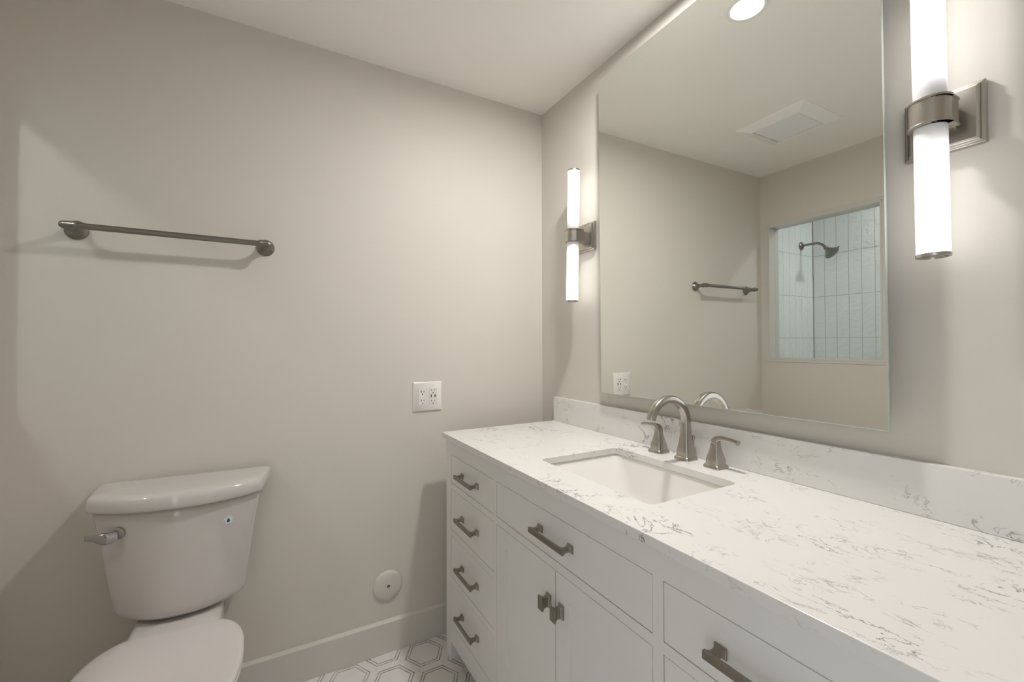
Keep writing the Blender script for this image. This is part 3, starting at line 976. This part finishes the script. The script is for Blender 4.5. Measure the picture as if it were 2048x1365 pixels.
    loft(bm, [dk(0.080, 0.105, 0.26), dk(0.098, 0.118, 0.33), dk(0.106, 0.120, 0.385), dk(0.108, 0.113, 0.410), dk(0.108, 0.112, 0.431, 0.001), dk(0.106, 0.108, 0.4365, 0.006)])
    mk('tank_deck', bm, M_PORC, T, smooth=True, autosm=False)
    bm = bmesh.new()
    lathe(bm, [(0.050, 0.4368), (0.050, 0.4478)], 28, Matrix.Translation((0, -0.10, 0)))
    mk('tank_gasket', bm, M_GAP, T, smooth=True)
    # seat and lid
    bm = bmesh.new()
    def SR(z, k, s=0.0): return [Rs @ p for p in egg(0.188-k, SEAT_YB-k, -0.705+k, z, 2.8, 2.05)]
    loft(bm, [SR(0.4005, 0.006), SR(0.4005, 0.001), SR(0.404, 0.0), SR(0.412, 0.0), SR(0.4145, 0.002), SR(0.4150, 0.008)])
    mk('seat', bm, M_SEAT, T, smooth=True, autosm=False)
    bm = bmesh.new()
    z0 = 0.4165
    loft(bm, [SR(z0, 0.006), SR(z0+0.0005, 0.001), SR(z0+0.004, -0.001), SR(z0+0.010, -0.001), SR(z0+0.0145, 0.003), SR(z0+0.0170, 0.012), SR(z0+0.0180, 0.04), SR(z0+0.0175, 0.09)])
    mk('seat_lid', bm, M_SEAT, T, smooth=True, autosm=False)
TANK_YAW = -3.0
SEAT_YAW = 0.5
SEAT_DX = -0.014
SEAT_YB = -0.200

# ------------------------------------------------------------------ shower head
def shower_head():
    x, z = -2.396, 2.000
    t = empty('shower_head', 'small nickel shower head on a bent arm over pale blue tiles', 'shower head', (x, -0.0079, z))
    bm = bmesh.new()
    M = Matrix.Rotation(PI/2, 4, 'X')
    lathe(bm, [(0.0300, 0.0), (0.0300, 0.004), (0.0260, 0.0085), (0.0140, 0.0110), (0.0120, 0.016), (0.0, 0.016)], 36, M)
    mk('flange', bm, M_NICKEL_DK, t, smooth=True)
    pts = []
    for i in range(17):
        s = i/16
        if s < 0.4: y = -0.010-0.10*s/0.4*0.9; zz = 0.002*math.sin(s/0.4*PI)
        else:
            u = (s-0.4)/0.6; a = u*math.radians(48)
            y = -0.100-0.085*math.sin(a)/math.sin(math.radians(48))*0.75; zz = -0.085*(1-math.cos(a))/math.sin(math.radians(48))*1.1
        pts.append(Vector((0, y, zz)))
    bm = bmesh.new()
    sec = [(0.0088*math.cos(2*PI*k/16), 0.0088*math.sin(2*PI*k/16)) for k in range(16)]
    sweep(bm, pts, lambda i, s: sec)
    mk('arm', bm, M_NICKEL_DK, t, smooth=True)
    d = Vector((0, -0.66, -0.75)).normalized()
    end = pts[-1]
    q = Vector((0, 0, 1)).rotation_difference(d).to_matrix().to_4x4()
    Mh = Matrix.Translation(end) @ q
    bm = bmesh.new()
    lathe(bm, [(0.010, -0.006), (0.013, 0.0), (0.0155, 0.006), (0.0135, 0.012), (0.0145, 0.018), (0.022, 0.030), (0.036, 0.048), (0.0455, 0.058), (0.0475, 0.063), (0.0475, 0.069), (0.044, 0.071), (0.0, 0.071)], 36, Mh)
    h = mk('head', bm, M_NICKEL_DK, t, smooth=True)
    bm = bmesh.new()
    for r, n in ((0.012, 6), (0.024, 12), (0.036, 18)):
        for k in range(n):
            a = 2*PI*k/n
            lathe(bm, [(0.0018, 0.0708), (0.0014, 0.0730)], 6, Mh @ Matrix.Translation((r*math.cos(a), r*math.sin(a), 0)))
    mk('nozzles', bm, M_DARK, h)
    bm = bmesh.new()
    lathe(bm, [(0.004, 0.0), (0.004, 0.008), (0.006, 0.010), (0.006, 0.015), (0.0, 0.016)], 14, Mh @ Matrix.Translation((0, 0, 0.066)) @ Matrix.Rotation(-PI/2, 4, 'X') @ Matrix.Translation((0, 0, 0.044)))
    mk('spray_knob', bm, M_NICKEL_DK, h, smooth=True)

# ------------------------------------------------------------------ build
room()
tiles()
vanity()
countertop()
sink()
toilet()
mirror()
sconce(-0.3590, 1.7310, math.radians(1.65), 'lit nickel wall sconce left of the mirror, near the room corner')
sconce(-1.5000, 1.7160, math.radians(-0.5), 'lit nickel wall sconce right of the mirror, its top cut by the frame')
faucet()
towel_bar()
outlet()
cleanout()
can_light((-0.335, -0.930, CEIL), 'lit round recessed ceiling light over the vanity, seen in the mirror', CAN_VANITY, (1.0, 0.975, 0.945), 'recessed ceiling lights')
can_light((-2.440, -0.860, CEIL), 'round recessed ceiling light inside the tiled shower', CAN_SHOWER, (0.98, 0.985, 1.0), 'recessed ceiling lights', 1.35)
fan()
shower_head()
